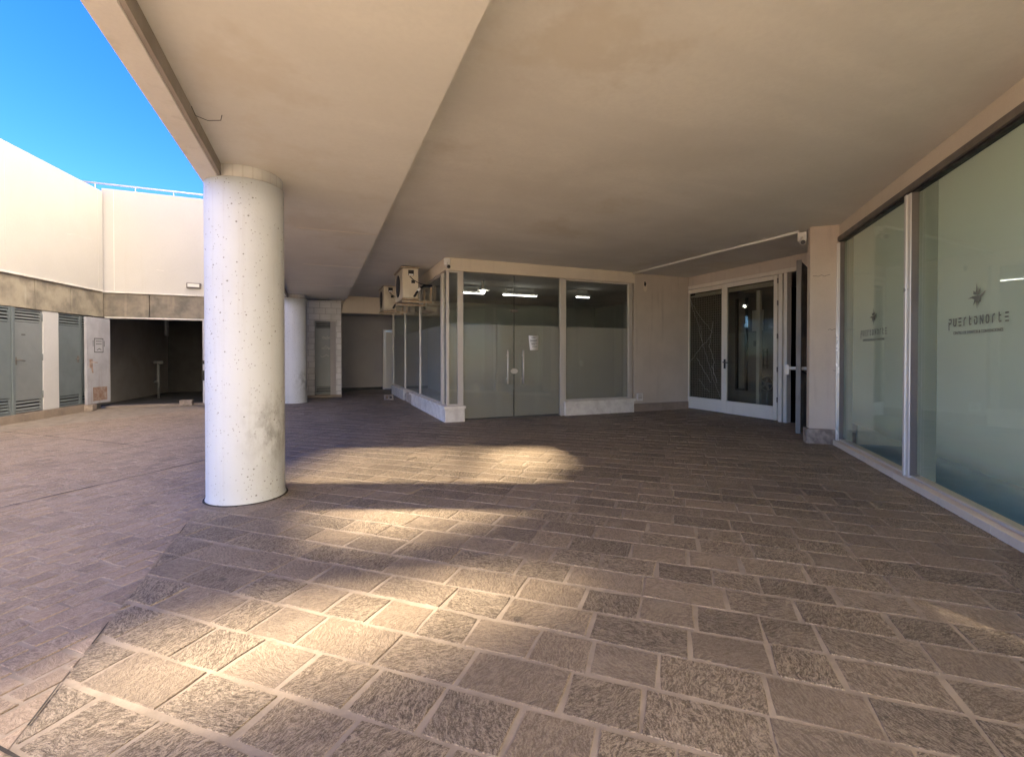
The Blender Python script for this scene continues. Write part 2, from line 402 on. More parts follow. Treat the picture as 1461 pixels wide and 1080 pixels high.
def keep_big(x, y):
    if x < -1.2 or x > 8.2 or y < -2.5 or y > 17.3: return False
    if x > 2.6 and y > 8.5 and x < 7.8: return False
    if y > 8.6 and x > 7: return False
    return not ((x - 4.06) * .746 - (y - 1.46) * .666 > .5 and y < 4.0)
def keep_small(x, y):
    if x > -.6 or y < -2.5 or y > 14.0: return False
    return x > -5.3 + (y - 10.7) * .19 - .3 and x > -7
stone_sheet('stone_paving', M['stone'], .222, (.215, .41), .0155, (-13, 9), (-4, 17), keep_big, [((-.879, 0, 0), (-1, 0, 0))], AN)
stone_sheet('sett_paving', M['brick'], .118, (.12, .25), .013, (-14, 14), (-14, 10), keep_small, [((-.885, 0, 0), (1, 0, 0))], AN + PI / 2, .0035)
b = MB(); b.poly([(-12, -12, -.0028), (14, -12, -.0028), (14, 20, -.0028), (-12, 20, -.0028)])
tag(b.build('mortar_bed', M['mortar']), kind='structure')
b = MB(); b.poly([(-900, -900, -.02), (900, -900, -.02), (900, 900, -.02), (-900, 900, -.02)])
tag(b.build('ground', M['asphalt']), kind='structure')
# dark open joints: along the slab edge line and across the court
def joint(pts, w):
    bb = MB(); rnd = random.Random(3); L = []; Rr = []
    for i, (a, c) in enumerate(zip(pts, pts[1:])):
        a = Vector(a); c = Vector(c); n = max(2, int((c - a).length / .09)); d = (c - a).normalized(); nn = Vector((-d.y, d.x))
        for k in range(n + (i == len(pts) - 2)):
            p = a + (c - a) * k / n + nn * rnd.uniform(-.006, .006); ww = w * rnd.uniform(.35, 1.2) / 2
            L.append(p + nn * ww); Rr.append(p - nn * ww)
    for k in range(len(L) - 1):
        bb.poly([(Rr[k].x, Rr[k].y, .004), (Rr[k + 1].x, Rr[k + 1].y, .004), (L[k + 1].x, L[k + 1].y, .004), (L[k].x, L[k].y, .004)])
    return bb
for ya, yb in ((1.0, 1.75), (1.98, 2.2), (2.44, 2.62)): tag(joint([(-.882, ya), (-.882, yb)], .008).build('paving_joint', M['crack']), kind='structure')
tag(joint([(-.882, 3.75), (-.882, 3.95)], .007).build('paving_joint', M['crack']), kind='structure')
tag(joint([(-2.95, 4.16), (-2.33, 4.91), (-1.18, 6.3), (.3, 8.0)], .016).build('paving_joint', M['crack']), kind='structure')
tag(joint([(-4.69, 9.91), (-2.31, 7.68)], .014).build('paving_joint', M['crack']), kind='structure')
tag(joint([(-1.35, 2.27), (-.95, 1.93), (-.6, 1.62)], .014).build('paving_joint', M['crack']), kind='structure')

# ------------------------------------------------------------------ canopy
cn = empty('concrete_canopy', (0, 4, 0), 0, 'broad beige concrete canopy on round columns, with stepped soffit and edge beam over the plaza', 'canopy')
YC = -1.2
def cbox(bb, x0, x1, y0, y1, z0, z1): return bb.box(x0, x1, y0 - 4, y1 - 4, z0, z1)
b = MB(); cbox(b, -.72, .68, YC, 13.35, LO, 3.6); cbox(b, -.72, .68, 13.35, 18.4, 2.80, 3.6)
b.build('low_soffit', M['soffit_low'], cn)
b = MB(); cbox(b, .683, 13.5, YC, 18.4, HI, 3.597); b.build('high_soffit', M['soffit'], cn)
b = MB(); cbox(b, -.885, -.745, YC, 13.4, BEAM, 3.75)
b.build('edge_beam', M['beam'], cn, bevel=.006)
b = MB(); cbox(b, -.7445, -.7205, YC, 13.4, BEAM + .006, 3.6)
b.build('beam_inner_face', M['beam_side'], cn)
# unseen storeys added above to bounce warm sun into the court
b = MB(); cbox(b, -.80, 13.4, YC, 18.3, 3.76, 14.5); b.build('bounce_storeys', M['bounce_render'], cn)
for k in range(3):
    for i in range(5):
        b = MB(); cbox(b, -.86, -.803, .4 + i * 3.6, 1.7 + i * 3.6, 5.0 + k * 3.2, 6.5 + k * 3.2); b.build('window', M['rail'], cn)  # blind windows on the added storeys
# construction seams cast in the lower soffit
for yy in (6.1, 8.5, 10.9): b = MB(); cbox(b, -.25, .677, yy, yy + .012, LO - .004, LO - .001); b.build('soffit_seam', M['cream'], cn)

# ------------------------------------------------------------------ columns
def column():
    r = empty('round_column', (-.585, 4.565, 0), 0, 'thick whitewashed round concrete column, pitted and scuffed, nearest the viewer at the canopy edge', 'column', 'round columns along the canopy edge')
    b = MB(); b.lathe([(.306, -.006), (.304, .012), (.298, .03)] + [(.298, .1 + i * .25) for i in range(10)] + [(.298, BEAM)], 96); b.build('shaft', M['column'], r)
    MB().lathe([(.322, -.004), (.318, .0045)], 64).build('base_joint', M['crack'], r)
    b = MB(); b.lathe([(.286, BEAM - .001), (.286, 2.80)], 96); b.build('mosaic_band', M['band'], r)
    return r
c1 = column(); c2 = copy_tree(c1); c2.location = (-.6, 13.02, 0)
c2['label'] = 'farther round white column standing before the tiled wall, half hidden behind the nearest column'

# ------------------------------------------------------------------ left court wall (frame: x away along wall, y into wall)
WA = math.atan2(2.12, .41)
w1 = empty('courtyard_wall', (-5.07, 10.71, 0), WA, 'tall cream courtyard wall over a concrete fascia and grey louvred utility doors, receding at left', 'wall')
SE = 2.645
b = MB(); b.box(-1.9, SE, -.035, .3, 2.67, 4.9); b.build('upper_wall', M['white_wall'], w1)
b = MB(); b.box(-1.9, SE - .005, -.05, .34, 2.632, 2.668); b.build('ledge', M['white_cap'], w1, .004)
for i, (a, c) in enumerate(((-1.9, -.6), (-.595, .775), (.785, 1.695), (1.705, SE + .06))):
    b = MB(); b.box(a, c, 0, .3, 2.055 + .006 * (i % 2), 2.63); b.build('fascia_panel', M['fascia'], w1, .008)
b = MB(); b.box(-1.9, SE, .14, .3, -.02, 2.055); b.build('backing_wall', M['passage'], w1)
b = MB(); b.box(.985, 1.375, .015, .139, .15, 2.053); b.build('white_pier', M['pier'], w1, .004)
b = MB()
for k in range(9): b.box(-1.9 + k * .47, min(-1.9 + k * .47 + .464, 2.45), -.03 - .004 * (k % 2), .139, -.01, .146)
b.build('stone_skirting', M['skirt'], w1, .005)

def louvre_leaf(parent, x0, x1, z0, z1, y, mat, top=True, bot=True, handle=None, tl=.24, bl=.22, name='utility_door', fr=.035):
    """flush steel leaf with louvred vents at head and foot; leaf face at y, looking -y"""
    b = MB(); t = .035
    zt = z1 - tl if top else z1; zb = z0 + bl if bot else z0
    b.box(x0 + .004, x1 - .004, y, y + t, zb, zt)
    for (a, c) in ((x0 + .004, x0 + fr), (x1 - fr, x1 - .004)):
        if top: b.box(a, c, y, y + t, zt, z1)
        if bot: b.box(a, c, y, y + t, z0, zb)
    if top: b.box(x0 + fr, x1 - fr, y, y + t, z1 - .025, z1)
    if bot: b.box(x0 + fr, x1 - fr, y, y + t, z0, z0 + .03)
    d = b.build(name, mat, parent)
    for on, a, c in ((top, zt, z1 - .025), (bot, z0 + .03, zb)):
        if not on: continue
        b = MB(); n = max(3, int((c - a) / .052))
        MB().box(x0 + fr, x1 - fr, y + .0305, y + .034, a, c).build('vent_shade', M['black'], d)  # black sheet paints in the dark of the louvre gaps
        for k in range(n):
            z = a + (k + .5) * (c - a) / n
            b.hexa([(x0 + fr, y + .001, z - .016), (x1 - fr, y + .001, z - .016), (x1 - fr, y + .028, z + .012), (x0 + fr, y + .028, z + .012)],
                   [(x0 + fr, y + .001, z - .011), (x1 - fr, y + .001, z - .011), (x1 - fr, y + .028, z + .017), (x0 + fr, y + .028, z + .017)])
        b.build('louvre', mat, d)
    if handle:
        hx, hz, s = handle
        b = MB(); b.box(hx - .02, hx + .02, y - .008, y - .001, hz - .09, hz + .05)
        b.tube([(hx, y - .008, hz), (hx, y - .05, hz), (hx + .05 * s, y - .055, hz - .004), (hx + .13 * s, y - .05, hz - .02)], .009, 8)
        b.build('handle', M['rail'], d)
    return d
d = louvre_leaf(w1, -.75, .235, .15, 2.05, .0, M['door_blue'], handle=None, tl=.27, bl=.3)
d['label'] = 'blue grey louvred door at the photo edge'
b = MB(); b.box(.24, .3, -.02, .1, .147, 2.052); b.build('door_post', M['door_blue'], w1, .003)
d = louvre_leaf(w1, .305, .98, .16, 2.045, .03, M['door_grey'], handle=(.37, 1.12, 1))
b = MB(); b.box(.50, .585, .026, .029, 1.56, 1.59); b.build('number_plate', M['ink'], d)
b = MB()
for z in (.4, 1.1, 1.85): b.tube([(.972, .022, z), (.972, .022, z + .13)], .011, 8)
b.build('hinge', M['door_grey'], d)
d = louvre_leaf(w1, 1.38, 2.02, .16, 2.045, .03, M['door_blue'], handle=(1.93, 1.14, -1))
d2 = louvre_leaf(w1, 2.03, 2.4, .16, 2.045, .035, M['door_blue'])
b = MB(); b.box(2.41, SE, .03, .139, -.01, 2.053); b.build('end_pier', M['passage'], w1)
# hairline crack and pour joint on the upper wall
b = MB(); b.stroke([(1.55, 3.66), (1.8, 3.72), (2.05, 3.715), (2.35, 3.74)], .006, -.036, .002)
b.stroke([(2.48, 2.7), (2.485, 4.88)], .008, -.036, .002); b.stroke([(.1, 2.75), (.09, 4.86)], .006, -.036, .002)
b.build('hairline_crack', M['white_cap'], w1)

w2 = empty('end_wall', (-4.56, 13.43, 0), 0, 'cream end wall of the courtyard above a wide dark service opening with open metal leaves', 'wall')
b = MB(); b.box(-.02, 4.0, -.035, .3, 2.67, 5.0); b.build('upper_wall', M['white_wall'], w2)
b = MB(); b.box(-.06, 4.0, -.05, .3, 2.632, 2.668); b.build('ledge', M['white_cap'], w2, .004)
for (a, c) in ((-.12, .84), (.85, 1.98)):
    b = MB(); b.box(a, c, 0, .3, 2.09, 2.63); b.build('fascia_panel', M['fascia_dark'], w2, .008)
b = MB(); b.box(0, 1.98, .004, .3, 2.055, 2.087); b.build('lintel_lip', M['white_cap'], w2, .003)
b = MB(); b.box(1.985, 3.9, -.01, .3, -.02, 2.63); b.build('side_pier', M['pier'], w2, .005)
b = MB(); b.stroke([(.2, 2.7), (.2, 4.97)], .01, -.036, .002); b.stroke([(1.0, 3.22), (1.14, 3.2)], .007, -.036, .002); b.build('hairline_crack', M['white_cap'], w2)
# the passage behind the opening
b = MB()
b.hexa([(-.55, .3, -.02), (-.30, .3, -.02), (.05, 4.6, -.02), (-.2, 4.6, -.02)], [(-.55, .3, 2.3), (-.30, .3, 2.3), (.05, 4.6, 2.3), (-.2, 4.6, 2.3)])
b.build('passage_side', M['passage'], w2)
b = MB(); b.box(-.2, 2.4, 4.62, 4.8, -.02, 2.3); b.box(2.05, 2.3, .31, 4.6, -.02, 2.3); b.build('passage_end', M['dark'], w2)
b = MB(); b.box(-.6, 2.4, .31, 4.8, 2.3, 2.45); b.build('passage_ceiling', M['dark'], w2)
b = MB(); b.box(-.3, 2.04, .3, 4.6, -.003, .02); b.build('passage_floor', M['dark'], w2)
b = MB(); b.box(.02, 1.98, -.02, .29, -.003, .03); b.build('threshold', M['skirt'], w2, .004)
b = MB(); b.box(1.35, 1.75, 3.0, 3.4, .02, 1.2); b.build('back_panel', M['door_blue'], w2)
# open leaf on the left, standing out from the corner
lf = empty('open_leaf', (.07, -.02, 0), R(-104), None, None); lf.parent = w2
lf.name = 'open_door'; lf['label'] = 'rusty pale grey open leaf with stencilled mark and broken vent'
b = MB(); z0, z1, W = .14, 2.03, .70
b.box(0, W, 0, .045, .50, z1); b.box(0, .10, 0, .045, z0, .5); b.box(W - .16, W, 0, .045, z0, .5); b.box(.10, W - .16, 0, .045, z0, .20)
b.build('leaf', M['door_light'], lf, .003)
b = MB(); b.box(W + .001, W + .012, -.004, .05, z0, z1); b.build('rusty_edge', M['door_light'], lf)
b = MB()
for k in range(5):
    z = .225 + k * .055
    b.hexa([(.10, .006, z), (W - .16, .006, z), (W - .16, .03, z + .025), (.10, .03, z + .025)], [(.10, .006, z + .006), (W - .16, .006, z + .006), (W - .16, .03, z + .031), (.10, .03, z + .031)])
b.box(.1, W - .16, .034, .042, .2, .5)
b.build('louvre', M['rust'], lf)
FY = .0452
def leafface(bb, pts, w):     # marks on the face that looks to the plaza (+y of the leaf)
    for a, c in zip(pts, pts[1:]): bb.stroke([a, c], w, FY + .003, .002)
b = MB(); cx, cz = .36, 1.42
leafface(b, [(cx - .13, cz - .15), (cx + .13, cz - .15), (cx + .13, cz + .15), (cx - .13, cz + .15), (cx - .13, cz - .15)], .02)
leafface(b, [(cx - .08, cz + .09), (cx + .08, cz + .09)], .016); leafface(b, [(cx - .08, cz + .03), (cx + .08, cz + .03)], .016)
leafface(b, [(cx - .17, cz + .1), (cx - .17, cz - .02)], .016); leafface(b, [(cx + .17, cz + .1), (cx + .17, cz - .02)], .016)
leafface(b, [(cx - .07, cz - .1), (cx - .02, cz - .07), (cx + .05, cz - .1)], .016)
b.build('stencil_mark', M['ink'], lf)
b = MB(); b.box(W - .13, W - .06, FY + .001, FY + .02, .93, 1.12); b.tube([(W - .1, FY + .01, 1.05), (W - .1, FY + .06, 1.05), (W - .2, FY + .06, 1.04)], .012, 8); b.tube([(W - .09, FY + .03, .95), (W - .1, FY + .04, .82)], .012, 8)
b.build('lock', M['rust'], lf)
# the right-hand leaf, folded back edge-on
lf2 = empty('open_door', (1.93, -.02, 0), R(-77.5)); lf2.parent = w2
lf2['label'] = 'grey open leaf seen edge-on at the right jamb'
b = MB(); b.box(0, .72, 0, .05, .05, 2.03); b.build('leaf', M['door_grey'], lf2, .003)
b = MB(); b.box(.722, .732, -.035, .03, .1, 2.02); b.build('leaf_edge', M['door_light'], lf2)
b = MB(); b.box(.6, .74, -.05, -.001, .62, .85); b.box(.64, .75, -.045, -.001, 1.0, 1.08); b.build('bolt', M['black'], lf2)
b = MB(); b.prism([(-4.88, 12.63), (-4.52, 12.70), (-4.53, 12.92), (-4.88, 12.90)], -.004, .135)
tag(b.build('concrete_block', M['plinth'], None, .012), 'grey concrete block on the setts under the rusty open leaf', 'block')
b = MB(); b.box(1.62, 1.88, 13.25, 13.43, 0, .13)
b2_ = b.build('concrete_block', M['plinth'], None, .012); b2_.location.x = -4.72
tag(b2_, 'small low block at the foot of the opening by the column', 'block')

# wall lamp, stand pipe, hanging duct
lp = empty('wall_lamp', (-2.81, 13.395, 2.88), 0, 'small oblong bulkhead lamp on the cream end wall beside the column', 'lamp')
b = MB(); b.box(-.15, .15, -.075, -.001, -.065, .065); b.build('housing', M['rail'], lp, .015)
b = MB(); b.box(-.12, .12, -.088, -.0755, -.04, .04); b.build('lens', M['lamp_lens'], lp, .006)
sp = empty('stand_pipe', (-4.12, 15.6, .02), 0, 'pale stand pipe with a valve in the dark passage', 'pipe')
b = MB(); b.tube([(0, 0, 0), (0, 0, .95)], .035, 10); b.build('riser', M['copper'], sp)
b = MB(); b.tube([(-.1, 0, .98), (.12, 0, .98)], .045, 10); b.tube([(.0, 0, .45), (-.09, 0, .45)], .04, 10); b.build('valve', M['copper'], sp)
b = MB(); b.tube([(-3.75, 14.9, 1.72), (-3.75, 14.9, 2.29)], .045, 12)
tag(b.build('hanging_pipe', M['copper']), 'short grey pipe hanging from the passage ceiling', 'pipe')

# handrail above the end wall
hr = empty('handrail', (-4.6, 13.56, 5.0), 0, 'thin galvanised handrail along the top of the end wall', 'railing')
b = MB(); b.tube([(-.42, 0, .15), (4.2, 0, .15)], .022, 8); b.build('rail', M['galv'], hr)
for x in (-.15, .6, 1.35, 2.1, 2.85, 3.6):
    b = MB(); b.tube([(x, 0, -.03), (x, 0, .148)], .011, 8); b.build('post', M['galv'], hr)

# ------------------------------------------------------------------ tiled wall and back passage
tw = empty('tiled_wall', (-.9, 14.35, 0), 0, 'narrow pale tiled wall with grey scribbled service door behind the far column', 'wall')
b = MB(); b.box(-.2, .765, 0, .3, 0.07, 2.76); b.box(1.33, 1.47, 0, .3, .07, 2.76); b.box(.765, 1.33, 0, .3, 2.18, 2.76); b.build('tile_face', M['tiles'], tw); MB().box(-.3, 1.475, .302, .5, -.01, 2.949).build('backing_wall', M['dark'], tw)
b = MB(); b.box(-.2, 1.475, -.015, .3, -.01, .068); b.build('stone_skirting', M['skirt'], tw, .003)
d = louvre_leaf(tw, .77, 1.325, .09, 2.175, .03, M['door_grey'], tl=.2, bl=.22)
b = MB(); rnd = random.Random(11)
for k in range(6):
    z = 1.42 + rnd.uniform(-.3, .3); x = .9 + rnd.uniform(0, .08); pts = [(x, z)]
    for q in range(7): x += rnd.uniform(.02, .06); pts.append((min(x, 1.28), z + rnd.uniform(-.045, .05)))
    b.stroke(pts, .011, .0285, .001)
b.build('graffiti', M['scribble'], d)
bp = empty('back_passage', (.6, 14.6, 0), 0, 'shaded grey back passage under a cream beam between tiled wall and shop', 'passage')
b = MB(); b.box(-.02, 1.52, 0, .3, 2.45, HI - .001); b.build('beam', M['cream'], bp, .004)
b = MB(); b.box(-.5, 1.46, 2.4, 2.6, 0.09, 2.949); b.box(2.3, 6, 2.4, 2.6, .09, 2.949); b.box(1.46, 2.3, 2.4, 2.6, 2.12, 2.949); b.build('back_wall', M['back_wall'], bp)
b = MB(); b.box(-.5, 1.45, 2.385, 2.6, -.01, .088); b.build('skirting', M['black'], bp)
b = MB(); b.box(-.32, -.02, -.24, 2.398, -.01, 2.8); b.build('side_wall', M['back_wall'], bp)
b = MB(); b.box(-.02, 3, .3, 2.39, 2.55, 2.7); b.build('passage_ceiling', M['back_wall'], bp)
d = MB().box(1.54, 2.25, 2.42, 2.46, .01, 2.05).build('door', M['white_frame'], bp, .003)
b = MB(); b.box(1.465, 1.53, 2.38, 2.45, 0, 2.115); b.box(1.53, 2.29, 2.38, 2.45, 2.055, 2.115); b.build('frame', M['white_frame'], d, .003)

# ------------------------------------------------------------------ glass shop unit
GX, GY = 2.1, 8.18
gp = empty('glass_shop', (GX, GY, 0), 0, 'glass fronted shop with frosted lower panes, white sill and double glass doors under the canopy', 'shop')
b = MB()
b.box(-.03, 4.07, -.035, .12, 2.725, HI - .001); b.box(-.03, .12, .122, 6.75, 2.725, HI - .001); b.build('header', M['cream'], gp, .004)
# sills
b = MB(); b.box(-.04, .33, -.045, .17, -.01, .235); b.build('sill_wall', M['chipped'], gp, .01)
b = MB(); b.box(2.40, 4.06, -.04, .12, -.01, .225); b.build('sill_wall', M['chipped'], gp, .008)
b = MB(); b.box(-.04, .17, .172, 3.3, -.01, .235); b.box(-.035, .17, 4.5, 6.7, -.01, .235); b.build('sill_wall', M['chipped'], gp, .01)
b = MB()
rnd = random.Random(4)
for k in range(12):
    y = 3.3 + k * .1; b.box(-.03 + rnd.uniform(0, .05), .17, y, y + .098, -.01, .235 - rnd.uniform(0, .07))
b.build('broken_sill', M['broken'], gp, .006)
for q in ((-.065, .345, -.07, .16, .237, .285), (2.385, 4.08, -.065, .13, .227, .285), (-.06, .16, .162, 3.5, .237, .285), (-.06, .16, 4.4, 6.72, .237, .285)): MB().box(*q).build('sill_cap', M['chipped'], gp, .008)
# aluminium posts
def post(x0, x1, y0, y1, z0=.286, z1=2.724, m='alu_dull', nm='mullion'): return MB().box(x0, x1, y0, y1, z0, z1).build(nm, M[m], gp, .003)
post(.0, .05, .0, .05); post(.215, .315, .0, .07, .286)
post(2.31, 2.40, -.01, .07, 0.0); post(2.402, 2.44, .0, .06, .286); post(3.94, 3.985, .0, .06); post(3.987, 4.04, .01, .07, .286)
post(0, .05, .30, .35); post(0, .05, .39, .45); post(0, .045, 2.44, 2.50); post(0, .045, 4.46, 4.52); post(0, .05, 6.62, 6.7)
for z0, z1 in ((.287, .32), (2.69, 2.723)):
    for q in ((.052, .213, .005, .045), (2.442, 3.938, .005, .05), (.005, .04, .452, 2.438), (.005, .04, 2.502, 4.458), (.005, .04, 4.522, 6.62)):
        MB().box(*q, z0, z1).build('glazing_bead', M['alu_dull'], gp)
def pane(x0, x1, z0=.32, z1=2.69, y=.022, film=True):
    p = MB().box(x0, x1, y, y + .008, z0, z1).build('pane', M['glass'], gp)
    if film: MB().box(x0 + .004, x1 - .004, y + .011, y + .0125, z0 + .003, 1.77).build('frosted_film', M['film'], p)
    return p
pane(.052, .213); pane(2.442, 3.938)
def side_pane(y0, y1):
    p = MB().box(.018, .026, y0, y1, .32, 2.69).build('pane', M['glass'], gp)
    MB().box(.029, .0305, y0 + .004, y1 - .004, .323, 1.77).build('frosted_film', M['film'], p)
side_pane(.052, .30); side_pane(.452, 2.438); side_pane(2.502, 4.458); side_pane(4.522, 6.62)
def glass_door(x0, x1, hx):
    d = MB().box(x0, x1, .012, .024, .035, 2.715).build('glass_door', M['glass'], gp)
    MB().box(x0 + .005, x1 - .005, .027, .0285, .04, 1.77).build('frosted_film', M['film'], d)
    MB().tube([(hx, -.045, .66), (hx, -.045, 1.30)], .0165, 12).tube([(hx, -.045, .76), (hx, .011, .76)], .011, 8).tube([(hx, -.045, 1.20), (hx, .011, 1.20)], .011, 8).build('handle', M['steel'], d)
    return d
dl = glass_door(.318, 1.317, 1.17); dr = glass_door(1.325, 2.305, 1.49)
b = MB()
n = 20; b.plate([(1.32 + .075 * math.cos(2 * PI * k / n), .90 + .05 * math.sin(2 * PI * k / n)) for k in range(n)], .0, .011); b.build('lock', M['steel'], dl, .003)
b = MB(); b.box(1.25, 1.39, .0, .011, 2.02, 2.07); b.build('patch_fitting', M['rail'], dl, .003)
b = MB(); b.box(1.3175, 1.3245, .014, .022, .04, 2.71); b.build('seal', M['black'], dl)
b = MB(); b.box(.32, 2.3, -.02, .06, .004, .02); b.build('threshold', M['rail'], gp, .003)
# interior
b = MB(); b.box(.1, 7.4, 6.75, 6.9, 0, 2.949); b.box(7.42, 7.55, .2, 6.9, 0, 2.949); b.build('inner_wall', M['room_wall'], gp)
b = MB(); b.box(.17, 7.4, .17, 6.74, -.004, .006); b.build('inner_floor', M['room_floor'], gp)
for q in ((1.2, 2.6, 4.2, 4.9, .007, 1.0), (4.3, 5.6, 3.0, 3.6, .007, .76)): MB().box(*q).build('counter', M['room_floor'], gp, .01)
tubes = [((3.2, 11.22), (3.85, 11.24)), ((4.37, 11.18), (5.33, 11.25)), ((6.35, 10.9), (6.75, 10.9))]
labs = ['lit fluorescent tube behind the left glass door pane', 'lit fluorescent tube spanning behind the gap of both glass doors', 'short lit fluorescent tube seen through the right shop window']
for (p, q), lb in zip(tubes, labs):
    t = empty('tube_light', ((p[0] + q[0]) / 2, (p[1] + q[1]) / 2, 2.76), 0, lb, 'light', 'tube lights inside the shop')
    L = abs(q[0] - p[0]) / 2
    MB().tube([(-L, 0, 0), (L, 0, 0)], .009, 10).build('tube', M['tube'], t)
    MB().box(-L - .02, L + .02, -.03, .03, .03, .06).box(-L * .8, -L * .8 + .01, -.004, .004, .06, .19).box(L * .8, L * .8 + .01, -.004, .004, .06, .19).build('batten', M['white_pl'], t)
t = empty('pendant_lamp', (3.52, 10.31, 2.7), 0, 'lit round lamp hanging inside the shop above the left door', 'lamp')
MB().lathe([(.02, .02), (.035, .0), (.045, -.03), (.03, -.06), (.01, -.07)], 16).build('bulb', M['bulb'], t)
MB().lathe([(.15, .012), (.05, .05), (.03, .06), (.028, .2), (.0285, .249)], 20).build('lamp_shade', M['white_pl'], t)

# notices on the glass
nt_ = empty('paper_notice', (3.82, 8.185, 1.30), 0, 'white printed notice taped crookedly to the right glass door', 'notice')
b = MB(); n = 8; vs = []
for j in range(n + 1):
    z = .28 * j / n; cur = .012 * (1 - j / n) ** 2
    vs.append([(-.105 + .018 * (1 - j / n), -.012 - cur * 2.2, z), (0, -.006 - cur * .3, z - .004), (.105, -.005, z)])
for j in range(n):
    for i in range(2):
        f = b.poly([vs[j][i], vs[j][i + 1], vs[j + 1][i + 1], vs[j + 1][i]]); f.smooth = True
bm = b.bm; bmesh.ops.remove_doubles(bm, verts=bm.verts, dist=1e-5); bmesh.ops.solidify(bm, geom=bm.faces[:], thickness=.0008)
b.build('sheet', M['paper'], nt_)
b = MB(); rnd = random.Random(2)
for z, x0, x1 in ((.235, -.05, .04), (.185, -.075, .075), (.165, -.07, .06), (.125, -.07, .075), (.105, -.06, .03), (.065, -.05, .07)):
    b.box(x0, x1, -.0145, -.013, z, z + .011)
b.build('print', M['ink'], nt_)
nt2 = empty('paper_notice', (5.53, 8.215, 1.47), 0, 'faint grey sheet stuck inside the right shop window', 'notice')
MB().box(-.09, .09, .004, .0055, 0, .24).build('sheet', M['paper'], nt2)
MB().box(-.08, .08, -.0005, .0035, .222, .25).build('tape', M['ink'], nt2)

# ------------------------------------------------------------------ air conditioners on the shop side
def ac():
    r = empty('air_conditioner', (1.80, 9.2, 2.30), 0, 'yellowed air conditioner box nearer the shop corner, with black pipe loop and loose cable', 'air conditioner', 'outdoor air conditioners on the shop side')
    b = MB(); b.box(-.31, 0, 0, .95, .02, .60); b.build('casing', M['ac'], r, .018)
    b = MB(); b.box(-.335, .012, -.02, .97, .602, .628); b.build('top_cover', M['ac2'], r, .006)
    b = MB(); b.box(-.32, .01, -.015, .96, -.012, .018); b.build('base_tray', M['ac2'], r, .004)
    b = MB(); b.lathe([(.21, 0), (.225, .012), (.20, .018)], 28); o = b.build('fan_guard', M['black'], r); o.rotation_euler = (0, -PI / 2, 0); o.location = (-.311, .5, .3)
    b = MB(); b.box(-.20, -.09, -.006, -.001, .46, .565); b.build('label_recess', M['black'], r, .002)
    b = MB(); b.box(-.19, -.10, -.0085, -.0065, .465, .49); b.build('plate', M['paper'], r)
    b = MB(); b.tube([(-.17, -.008, .44), (-.10, -.03, .37), (-.03, -.04, .33), (.06, -.02, .30), (.16, .02, .30), (.27, .1, .31)], .009, 8)
    b.box(-.14, -.07, -.02, -.001, .31, .37)
    b.tube([(-.05, -.005, .12), (-.05, -.05, .12), (-.02, -.07, .16), (.03, -.05, .22), (.1, 0, .27), (.28, .06, .29)], .022, 10)
    b.tube([(-.08, -.005, .06), (-.08, -.045, .06), (-.06, -.06, .10)], .024, 10)
    b.build('refrigerant_pipe', M['black'], r)
    b = MB(); b.tube([(-.03, -.075, .155), (.02, -.06, .21)], .027, 10); b.build('pipe_lagging', M['paper'], r)
    for y in (.15, .8): MB().box(-.30, .297, y - .015, y + .015, -.05, -.0125).box(.265, .297, y - .015, y + .015, -.0125, .3).build('bracket', M['ac2'], r)
    return r
a1 = ac(); a2 = copy_tree(a1); a2.location = (1.80, 12.05, 2.34)
a2['label'] = 'second air conditioner box farther along the shop side, partly hidden by the first'

# ------------------------------------------------------------------ security cameras
def cam_unit(name):
    r = empty(name, (2.10, 8.135, 2.80), R(-15), 'white bullet security camera on the shop corner above the glass', 'camera', 'bullet security cameras')
    MB().box(-.055, .055, -.0, .03, 0.0, .13).build('junction_box', M['white_pl'], r, .008)
    MB().tube([(0, -.001, .05), (0, -.04, .04), (0, -.06, .0)], .014, 8).build('arm', M['white_pl'], r)
    MB().tube([(0, .0, -.005), (.03, -.14, -.045)], .036, 14).build('body', M['white_pl'], r)
    MB().tube([(.0301, -.1405, -.0455), (.033, -.155, -.049)], .031, 14).build('lens', M['black'], r)
    return r
k1 = cam_unit('security_camera'); k2 = copy_tree(k1); k2.location = (6.19, 4.46, 2.78); k2.rotation_euler.z = R(-62)
k2['label'] = 'white bullet security camera at the end of the conduit on the pillar head'
b = MB(); b.tube([(6.12, 8.13, 2.925), (6.135, 7.2, 2.928), (6.15, 6.0, 2.926), (6.18, 4.5, 2.92)], .02, 10)
cd = b.build('conduit', M['white_pl']); tag(cd, 'thin white conduit running under the soffit from shop to pillar camera', 'conduit')
for y in (7.9, 7.0, 6.0, 5.0): MB().box(6.105, 6.175, y, y + .015, 2.94, 2.9495).build('clip', M['white_pl'], cd)
b = MB(); b.tube([(-.715, 3.37, LO - .01), (-.70, 3.40, LO - .05), (-.64, 3.42, LO - .06), (-.57, 3.42, LO - .045), (-.56, 3.40, LO - .02)], .0022, 6)
tag(b.build('loose_wire', M['black']), 'short dark loose wire sticking out beside the edge beam near the column', 'wire')

